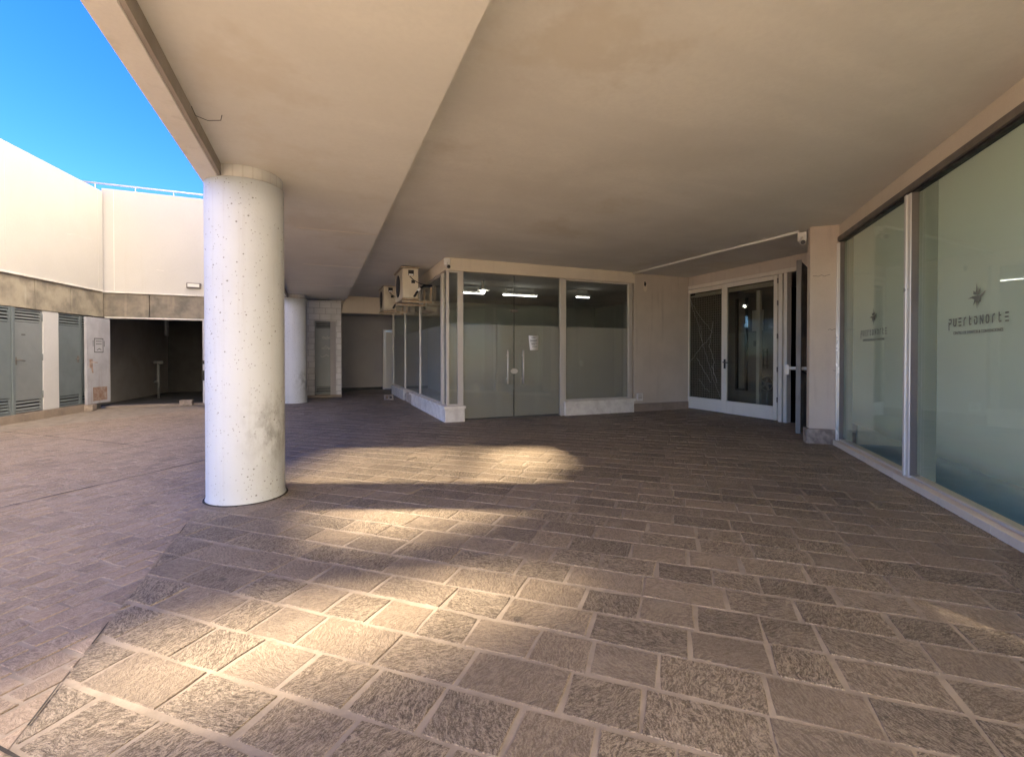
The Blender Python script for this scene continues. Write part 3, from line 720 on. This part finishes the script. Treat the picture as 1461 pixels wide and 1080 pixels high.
# ------------------------------------------------------------------ recess wall
rw = empty('recess_wall', (6.17, 8.2, 0), 0, 'shaded beige plaster wall with torn hole and stone skirting between shop and glazed doors', 'wall')
b = MB(); b.box(.02, 1.50, 0, .16, .168, HI - .001); b.build('plaster', M['recess'], rw)
b = MB()
for (a, c) in ((.03, .42), (.425, .80), (.805, 1.20), (1.205, 1.50)): b.box(a, c, -.022, .16, -.01, .166)
b.build('stone_skirting', M['skirt'], rw, .005)
b = MB(); b.plate([(.27, 2.60), (.31, 2.56), (.35, 2.60), (.36, 2.72), (.33, 2.79), (.29, 2.80), (.26, 2.74)], -.006, -.001); b.build('torn_plaster', M['cream'], rw)
b = MB(); b.plate([(.275, 2.70), (.32, 2.68), (.335, 2.74), (.31, 2.785), (.28, 2.78)], -.009, -.0065); b.build('hole', M['black'], rw)
sb = empty('socket_box', (6.33, 8.195, .30), 0, 'small white socket box low on the beige recess wall', 'socket')
MB().box(-.075, .075, -.03, -.001, -.075, .09).build('cover', M['white_pl'], sb, .008)
MB().box(-.05, .05, -.036, -.031, -.03, .03).box(-.045, .045, -.036, -.031, .045, .07).build('outlet', M['alu_dull'], sb, .003)

# ------------------------------------------------------------------ glazed door wall (x to the right = towards viewer)
dw = empty('door_wall', (7.68, 8.36, 0), R(-90), 'beige wall with white glazed double doors and a dark open doorway in the recess', 'wall')
# local x = 8.36 - gy, y into wall
b = MB(); b.box(-.1, 4.6, -.0, .2, 2.745, HI - .001); b.build('header', M['recess'], dw, .004)
b = MB(); b.box(0.0, .085, -.02, .1, .0, 2.665); b.box(.0, 2.95, -.02, .1, 2.668, 2.742); b.box(2.40, 2.475, -.02, .1, 0, 2.665); b.box(2.50, 2.565, -.015, .1, 0, 2.665); b.build('door_frame', M['white_frame'], dw, .005)
b = MB(); b.box(2.95, 4.6, -.0, .2, -.01, 2.743); b.build('wall_end', M['pink'], dw)
def leaf(x0, x1, y, gl):
    d = MB().box(x0, x0 + .075, y, y + .05, .02, 2.66).box(x1 - .075, x1, y, y + .05, .02, 2.66).box(x0 + .0755, x1 - .0755, y, y + .05, 2.575, 2.66).box(x0 + .0755, x1 - .0755, y, y + .05, .02, .275).build('glazed_door', M['white_frame'], dw, .006)
    MB().box(x0 + .06, x1 - .06, y + .02, y + .028, .26, 2.59).build('glass', M[gl], d)
    b = MB()
    for z in (.35, .9, 1.5, 2.1, 2.5): b.tube([(x0 - .012 if x0 < 1 else x1 + .012, y - .004, z), (x0 - .012 if x0 < 1 else x1 + .012, y - .004, z + .09)], .012, 8)
    b.build('hinge', M['rail'], d)
    return d
dA = leaf(.10, 1.17, .0, 'glass_dark'); dB = leaf(1.18, 2.385, -.03, 'glass_dark')
b = MB()
for k in range(19): b.tube([(.175 + k * .05, .062, .28), (.175 + k * .05, .062, 2.5)], .006, 5, False)
for k in range(45): b.tube([(.165, .068, .28 + k * .05), (1.1, .068, .28 + k * .05)], .006, 5, False)
b.build('wire_guard', M['wire'], dA)
b = MB(); b.box(.16, 1.1, .06, .09, 2.50, 2.53); b.build('guard_rail', M['white_frame'], dA)
# fractured left glass
b = MB(); yF = .0195
for pts in ([(.18, 2.5), (.3, 2.2), (.42, 1.9), (.55, 1.5), (.66, 1.22), (.8, .85), (.93, .55), (1.05, .33)],
            [(.17, 1.02), (.35, 1.22), (.55, 1.42), (.7, 1.5), (.78, 1.62)], [(.2, 2.4), (.38, 2.18), (.6, 1.95), (.85, 1.68)],
            [(.4, 1.14), (.62, .84), (.8, .62)], [(.85, 1.9), (.8, 1.65), (.75, 1.4), (.88, 1.1), (.86, .8)], [(.5, 1.85), (.55, 1.5)], [(.45, .7), (.62, .5), (.75, .42)], [(.83, .98), (.96, .62)]):
    rp = []
    for a, c in zip(pts, pts[1:]):
        for q in range(5):
            t = q / 5; rp.append((a[0] + (c[0] - a[0]) * t + random.uniform(-.017, .017), a[1] + (c[1] - a[1]) * t + random.uniform(-.017, .017)))
    b.stroke(rp + [pts[-1]], random.choice((.004, .006, .0075)), yF, .001)
b.build('fracture', M['crackglass'], dA)
b = MB(); b.box(1.19, 1.235, -.04, -.031, .93, 1.12); b.tube([(1.213, -.04, 1.06), (1.213, -.085, 1.06), (1.33, -.085, 1.05)], .011, 8); b.build('handle', M['black'], dB)
# inside blind roll, post and clutter behind the clear leaf
b = MB(); b.box(.1, 2.38, .25, .31, 2.52, 2.60); b.build('blind_rail', M['white_frame'], dw)
b = MB(); b.box(1.55, 1.62, .45, .52, 0, 2.5); b.build('inner_post', M['white_frame'], dw)
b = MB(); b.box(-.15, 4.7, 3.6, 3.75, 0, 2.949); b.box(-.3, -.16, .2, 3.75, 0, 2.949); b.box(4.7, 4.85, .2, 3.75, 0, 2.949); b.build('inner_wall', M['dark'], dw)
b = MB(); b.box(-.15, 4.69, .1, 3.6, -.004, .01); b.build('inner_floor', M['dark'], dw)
b = MB(); b.box(-.15, 1.45, 1.30, 1.40, .011, 2.949); b.build('inner_partition', M['passage_dim'], dw)
b = MB(); b.box(-.15, 1.45, 1.285, 1.299, .012, 1.72); b.build('inner_dado', M['passage'], dw)
b = MB(); b.box(.75, 1.03, 1.275, 1.297, 1.74, 2.2); b.build('wall_panel', M['white_frame'], dw)
b = MB(); b.box(.79, .89, 1.272, 1.283, 1.40, 1.52); b.build('picture', M['black'], dw)
b = MB()
for x in (.98, 1.07, 1.16): b.tube([(x, 1.24, .92), (x, 1.24, 1.34)], .011, 6)
b.tube([(.96, 1.24, 1.27), (1.18, 1.24, 1.27)], .011, 6); b.tube([(.96, 1.24, .98), (1.18, 1.24, .98)], .011, 6); b.build('wall_rack', M['black'], dw)
b = MB(); b.box(.34, .38, 1.22, 1.28, .4, 2.5); b.box(.60, .64, 1.22, 1.28, .4, 2.5); b.box(.38, .60, 1.22, 1.28, .4, .44); b.build('leaning_frame', M['black'], dw)
fx, fy, fz, fr_ = 1.22, 1.15, .60, .15
b = MB()
for k in range(24):
    a0, a1 = 2 * PI * k / 24, 2 * PI * (k + 1) / 24
    b.tube([(fx + fr_ * math.cos(a0), fy, fz + fr_ * math.sin(a0)), (fx + fr_ * math.cos(a1), fy, fz + fr_ * math.sin(a1))], .01, 5)
for k in range(5): a0 = 2 * PI * k / 5; b.tube([(fx, fy, fz), (fx + .14 * math.cos(a0), fy, fz + .14 * math.sin(a0))], [.04, .018], 5)
b.tube([(fx, fy + .02, fz - .15), (fx, fy + .02, .02)], .02, 6); b.build('floor_fan', M['alu_dull'], dw)
# half open solid leaf with push bar
om = empty('open_door', (2.98, -.03, 0), R(-152.5 + 90)); om.parent = dw
om['label'] = 'grey metal leaf swung open, with a push bar'
W = 1.05
om.rotation_euler.z = R(-62)
MB().box(0, W, -.03, .03, .02, 2.62).build('leaf', M['rail'], om, .004)
MB().box(W + .001, W + .02, -.033, .033, .015, 2.64).build('leaf_edge', M['leaf_edge'], om, .004)
pb = MB(); pb.tube([(W - .12, -.16, 1.0), (W - .05, .22, 1.0)], .026, 10); pb.build('push_bar', M['white_pl'], om)
pb = MB(); pb.box(W - .19, W - .09, -.20, -.135, .90, 1.06); pb.build('bar_end', M['white_pl'], om, .01)
pb = MB(); pb.tube([(W - .055, .20, .985), (W - .055, .20, .84)], .009, 8); pb.tube([(W - .055, .20, .85), (W - .09, .0, .98)], .009, 8); pb.build('bar_bracket', M['black'], om)

# ------------------------------------------------------------------ pillar and long glass front (x along the wall towards the viewer, y into it)
RA = math.atan2(-.746, -.666)
RO = (6.44, 4.12, 0)
pl = empty('stone_pillar', RO, RA, 'pale plaster pillar on a rough stone plinth at the end of the long glass front', 'pillar')
MB().box(-.14, -.002, -.335, .02, .202, HI - .001).build('plaster', M['pink'], pl, .004)
MB().box(-.17, .015, -.37, .02, -.01, .20).build('plinth', M['plinth'], pl, .012)
b = MB(); rnd = random.Random(9)
for (x, z, L) in ((-.30, 2.28, .2), (-.12, 1.55, .09), (-.06, 1.0, .05)):
    pts = []
    for k in range(7): pts.append((x + L * k / 6, z + rnd.uniform(-.012, .012)))
    for a, c in zip(pts, pts[1:]):
        b.hexa([(-.001, a[0] - .0, a[1] - .004), (.001, a[0], a[1] - .004), (.001, c[0], c[1] - .004), (-.001, c[0], c[1] - .004)],
               [(-.001, a[0], a[1] + .004), (.001, a[0], a[1] + .004), (.001, c[0], c[1] + .004), (-.001, c[0], c[1] + .004)])
b.build('plaster_crack', M['skirt'], pl)
hf = empty('shopfront', RO, RA, 'long frosted glass shopfront with steel mullions and printed star emblems along the right side', 'shopfront')
XE = 6.6
MB().box(.002, XE, 0, .22, 2.785, HI - .001).build('header', M['cream'], hf, .004)
MB().box(.002, XE, -.02, .2, 2.722, 2.783).build('head_rail', M['rail'], hf, .003)
MB().box(.002, XE, .0, .1, 2.702, 2.72).build('painted_shadow', M['black'], hf)  # black strip painted in for the shadow below the head rail
b = MB(); x = .0
rnd = random.Random(6)
while x < XE: L = rnd.uniform(.5, .9); b.box(x + .002, min(x + L, XE), -.055 - rnd.uniform(0, .006), .14, -.01, .062); x += L
b.build('stone_sill', M['chipped'] if False else M['cream'], hf, .006)
MB().box(.08, XE, .005, .09, .0625, .085).build('bottom_track', M['alu_dull'], hf, .002)
def mull(x0, x1):
    m = MB().box(x0, x0 + (x1 - x0) * .42, -.03, .09, .064, 2.70).box(x0 + (x1 - x0) * .45, x1, -.018, .09, .064, 2.70).build('mullion', M['alu'], hf, .004)
    MB().box(x1 + .0005, x1 + .012, -.008, .07, .087, 2.70).build('gasket', M['rail'], m)
mull(.0, .075); mull(1.965, 2.065); mull(3.965, 4.065); mull(5.965, 6.065)
def hall_pane(x0, x1, logo=None, strip=.33):
    p = MB().box(x0, x1, .03, .04, .087, 2.70).build('pane', M['glass_side'], hf)
    MB().box(x0 + .01, x1 - .01, .043, .0445, .12, 2.69).build('frosted_film', M['film_hall'], p)
    MB().box(x0 + .006, x0 + strip, .0405, .0425, .11, 2.685).build('overlap_strip', M['film_strip'], p)
    if logo is not None: emblem(p, logo)
    return p
def emblem(p, cx):
    b = MB(); yF = .0295; u = .0101
    # compass star: crown above, swoosh with lower points below
    b.plate([(cx + u * x, 1.64 + u * z) for x, z in ((-4.2, 1.6), (-3.6, 2.6), (-4.1, 3.9), (-1.6, 2.4), (-.7, 3.4), (0, 9.0), (.8, 3.3), (2.2, 2.9), (4.3, 5.2), (4.0, 2.8), (2.6, 1.2), (.6, .6), (-2, .7))], yF - .001, yF)
    b.plate([(cx + u * x, 1.64 + u * z) for x, z in ((-11, -1.3), (-5, -.1), (0, -.1), (5, .4), (10.5, 2.6), (7, -.4), (3.6, -2), (5, -5.2), (1.5, -3.6), (.5, -9.5), (-.9, -4), (-4, -6.6), (-2.6, -2.6), (-6, -1.4))], yF - .001, yF)
    b.build('star_emblem', M['logo'], p)
    # lettering, drawn stroke by stroke
    G = {'P': [[(0, -.5), (0, .55), ], [(.0, 1), (.55, 1), (.62, .85), (.62, .6), (.5, .4), (.2, .38)]],
         'U': [[(0, 1), (0, .2), (.1, .02), (.5, .02), (.6, .2), (.6, 1)]],
         'E': [[(.08, 1), (.62, 1)], [(.0, .5), (.56, .5)], [(.08, .0), (.62, .0)]],
         'r': [[(.05, 0), (.05, .6), (.2, .92), (.5, 1)]],
         't': [[(.1, 1.12), (.1, .2), (.22, .0), (.5, .04)], [(.1, .78), (.42, .78)]],
         'o': [[(.0, .25), (.0, .75), (.14, .98), (.46, .98), (.6, .75), (.6, .25), (.46, .02), (.14, .02), (.0, .25)]],
         'D': [[(.0, .95), (.4, .95), (.6, .7), (.6, .25), (.46, .02), (.14, .02), (.0, .25), (.0, .6)]],
         'N': [[(0, -.02), (0, .7)], [(0, 1), (.62, .02)], [(.62, .3), (.62, 1.05)]]}
    b = MB(); word = 'PUErtDNortE'; n = len(word); x0 = cx - .365; step = .0683; H = .052
    for i, ch in enumerate(word):
        for s in G[ch]:
            b.stroke([(x0 + i * step + q[0] * H, 1.432 + q[1] * H * 1.06) for q in s], .0105, yF, .0008)
    b.build('lettering', M['logo'], p)
    cu = bpy.data.curves.new('small_print', 'FONT'); cu.body = 'CENTRO DE EVENTOS & CONVENCIONES'; cu.size = .036; cu.align_x = 'CENTER'; cu.extrude = .0004; cu.offset = .0006
    to = bpy.data.objects.new('tmp_text', cu); COL.objects.link(to)
    me = bpy.data.meshes.new_from_object(to.evaluated_get(bpy.context.evaluated_depsgraph_get()))
    bpy.data.objects.remove(to); me.materials.clear(); me.materials.append(M['logo'])
    wdt = max(v.co.x for v in me.vertices) - min(v.co.x for v in me.vertices)
    k = .60 / wdt
    for v in me.vertices: v.co = Vector((v.co.x * k + cx, .0288 - v.co.z, v.co.y * k * 1.0 + 1.365))
    me.flip_normals()
    o = bpy.data.objects.new('small_print', me); COL.objects.link(o); o.parent = p
bpy.context.view_layer.update()
hall_pane(.08, 1.96, 1.08); hall_pane(2.08, 3.96, 2.985); hall_pane(4.08, 5.96); hall_pane(6.08, XE)
# the hall behind
b = MB(); b.box(-.05, XE, 4.2, 4.4, 0, 2.949); b.box(XE, XE + .2, .0, 4.4, 0, 2.949); b.box(-.06, .0, .225, 4.4, 0, 2.949); b.build('hall_wall', M['room_wall'], hf)
MB().box(.0, XE, .14, 4.2, -.004, .02).build('hall_floor', M['blue_room'], hf)

# hollow brick by the shop side
hb = MB(); hb.box(-.03, .03, -.12, .12, 0, .03).box(-.03, .03, -.12, .12, .11, .14).box(-.03, .03, -.12, -.09, .03, .11).box(-.03, .03, .09, .12, .03, .11).box(-.03, .03, -.015, .015, .03, .11)
o = hb.build('hollow_brick', M['plinth'], None, 0, (1.72, 12.9, 0), R(68)); tag(o, 'small hollow brick lying on the paving by the far shop sill', 'brick')

# ------------------------------------------------------------------ unseen mask added beyond the court to cut the sun into patches
TH = R(22.4)
TE = math.tan(R(33.5)); TX = -30.0
tb = empty('sun_mask', (TX * math.cos(TH), TX * -math.sin(TH) * 1.0, 0), -TH, 'unseen building shape added beyond the court, its openings cutting the sun into patches', 'building')
def Zf(X): return (X - TX) * TE
b = MB()
b.box(-9, 0, 6.0, 20.5, 0, Zf(4)); b.box(-9, 0, .3, 1.15, 0, Zf(4)); b.box(-9, 0, 1.152, 5.998, 0, Zf(-2.15))
b.build('wall', M['blocker'], tb)  # solid body of the added sun mask
def brace(lo, up, t=.6):
    """sloping mask piece that edges the sun patches; lo / up are matching (height mark, y) corners"""
    bb = MB()
    for i in range(len(lo) - 1):
        (xa, ya), (xb, yb) = lo[i], lo[i + 1]; (_, yc), (_, yd) = up[i], up[i + 1]
        bb.hexa([(-t, ya, Zf(xa)), (0, ya, Zf(xa)), (0, yc, Zf(xa)), (-t, yc, Zf(xa))], [(-t, yb, Zf(xb)), (0, yb, Zf(xb)), (0, yd, Zf(xb)), (-t, yd, Zf(xb))])
    return bb
brace([(-2.2, 1.25), (-1.62, 1.5), (-1.5, 1.98), (-1.1, 2.26), (-.57, 2.42), (0, 2.58), (.7, 2.75)], [(-2.2, 3.9), (-1.62, 3.9), (-1.5, 3.8), (-1.1, 2.95), (-.57, 2.75), (0, 3.15), (.7, 3.85)]).build('mask_brace', M['blocker'], tb)
brace([(-2.2, 1.152), (-1.5, 1.152), (-1.1, 1.152), (-.57, 1.152), (0, 1.152), (.7, 1.152)], [(-2.2, 1.155), (-1.5, 1.158), (-1.1, 1.38), (-.57, 1.53), (0, 1.82), (.7, 2.3)]).build('mask_brace', M['blocker'], tb)
b = MB(); b.box(-.6, 0, 1.16, 2.0, Zf(.7), Zf(4)); b.box(-.6, 0, 2.22, 3.85, Zf(.7), Zf(4)); b.box(-.6, 0, 2.0, 2.22, Zf(.7), Zf(2.4)); b.box(-.6, 0, 3.85, 4.9, Zf(.75), Zf(4)); b.box(-.6, 0, 4.9, 5.99, Zf(.95), Zf(4)); b.build('mask_top', M['blocker'], tb)
b = MB()
for k in range(8): b.box(-.2, 0, 4.32 + k * .21, 4.32 + k * .21 + .15, Zf(-2.14), Zf(-.22))
b.box(-.2, 0, 4.32, 5.99, Zf(-.249), Zf(-.12)); b.build('mask_slats', M['blocker'], tb)  # added slats weaken the sun in the far patch
b = MB()
for k in range(34):
    y = 1.16 + k * .142
    if y < 3.84: b.box(-.12, -.0, y, y + .058, Zf(-2.14), Zf(.69))
b.build('mask_bars', M['rail'], tb)  # added bars dim the sun through the openings
py = empty('sun_pylon', (-9.2 * math.cos(TH) + 4.0 * math.sin(TH), 9.2 * math.sin(TH) + 4.0 * math.cos(TH), 0), -TH, 'unseen square post added in the court to keep direct sun off the near column', 'pylon')  # added blocker, keeps direct sun off the near column
MB().box(-.2, .2, -.39, .39, 0, 7.6).build('shaft', M['blocker'], py, .02)
MB().box(-.3, .3, -.42, .42, 7.601, 7.75).build('cap', M['blocker'], py, .02)
# unseen white block added behind the viewer to bounce sun under the canopy
rb = empty('bounce_building', (-1, -8.5, 0), R(24), 'unseen white building shape added behind the viewer to bounce sunlight under the canopy', 'building')
b = MB(); b.box(-9, 26, -8, 0, -.02, 15); b.build('wall', M['rear_white'], rb)
for i in range(8):
    for k in range(4):
        if k == 0 and i % 3 == 1: continue
        x = -7 + i * 4.2; MB().box(x, x + 1.4, .002, .06, 1.0 + k * 3.5, 2.6 + k * 3.5).build('window', M['rail'], rb)  # dummy windows on the added bounce block

# ------------------------------------------------------------------ light, sky, camera
sd = Vector((-math.cos(TH) * math.cos(R(33.5)), math.sin(TH) * math.cos(R(33.5)), math.sin(R(33.5))))
L = bpy.data.lights.new('sun', 'SUN'); L.energy = 4.0; L.angle = R(.8); L.color = (1, .83, .60)
so = bpy.data.objects.new('sun', L); COL.objects.link(so); so.rotation_euler = sd.to_track_quat('Z', 'Y').to_euler(); so.location = (0, 0, 20)
W = bpy.data.worlds.new('World'); S.world = W; W.use_nodes = True
nt = W.node_tree; nt.nodes.clear()
o = nt.nodes.new('ShaderNodeOutputWorld'); bg = nt.nodes.new('ShaderNodeBackground'); sk = nt.nodes.new('ShaderNodeTexSky')
sk.sky_type = 'NISHITA'; sk.sun_disc = False; sk.sun_elevation = R(33.5); sk.sun_rotation = math.atan2(sd.x, sd.y)
sk.altitude = 2500; sk.air_density = 1.0; sk.dust_density = .2; sk.ozone_density = 4.0
bg.inputs[1].default_value = .05
hs = nt.nodes.new('ShaderNodeHueSaturation'); hs.inputs['Saturation'].default_value = 1.3; hs.inputs['Hue'].default_value = .522
nt.links.new(sk.outputs[0], hs.inputs['Color']); nt.links.new(hs.outputs[0], bg.inputs[0]); nt.links.new(bg.outputs[0], o.inputs[0])

cam = bpy.data.cameras.new('camera'); co = bpy.data.objects.new('camera', cam); COL.objects.link(co)
cam.sensor_width = 36; cam.lens = 665 / 1461 * 36; cam.shift_y = -26 / 1461
cam.clip_start = .05; cam.clip_end = 3000
co.location = (0, 0, 1.2); co.rotation_euler = (R(89.4), 0, R(-22.4))
S.camera = co
S.view_settings.view_transform = 'Standard'; S.view_settings.look = 'None'; S.view_settings.gamma = 1
S.view_settings.exposure = 3.32
S.cycles.max_bounces = 10; S.cycles.diffuse_bounces = 6; S.cycles.glossy_bounces = 5; S.cycles.transparent_max_bounces = 16
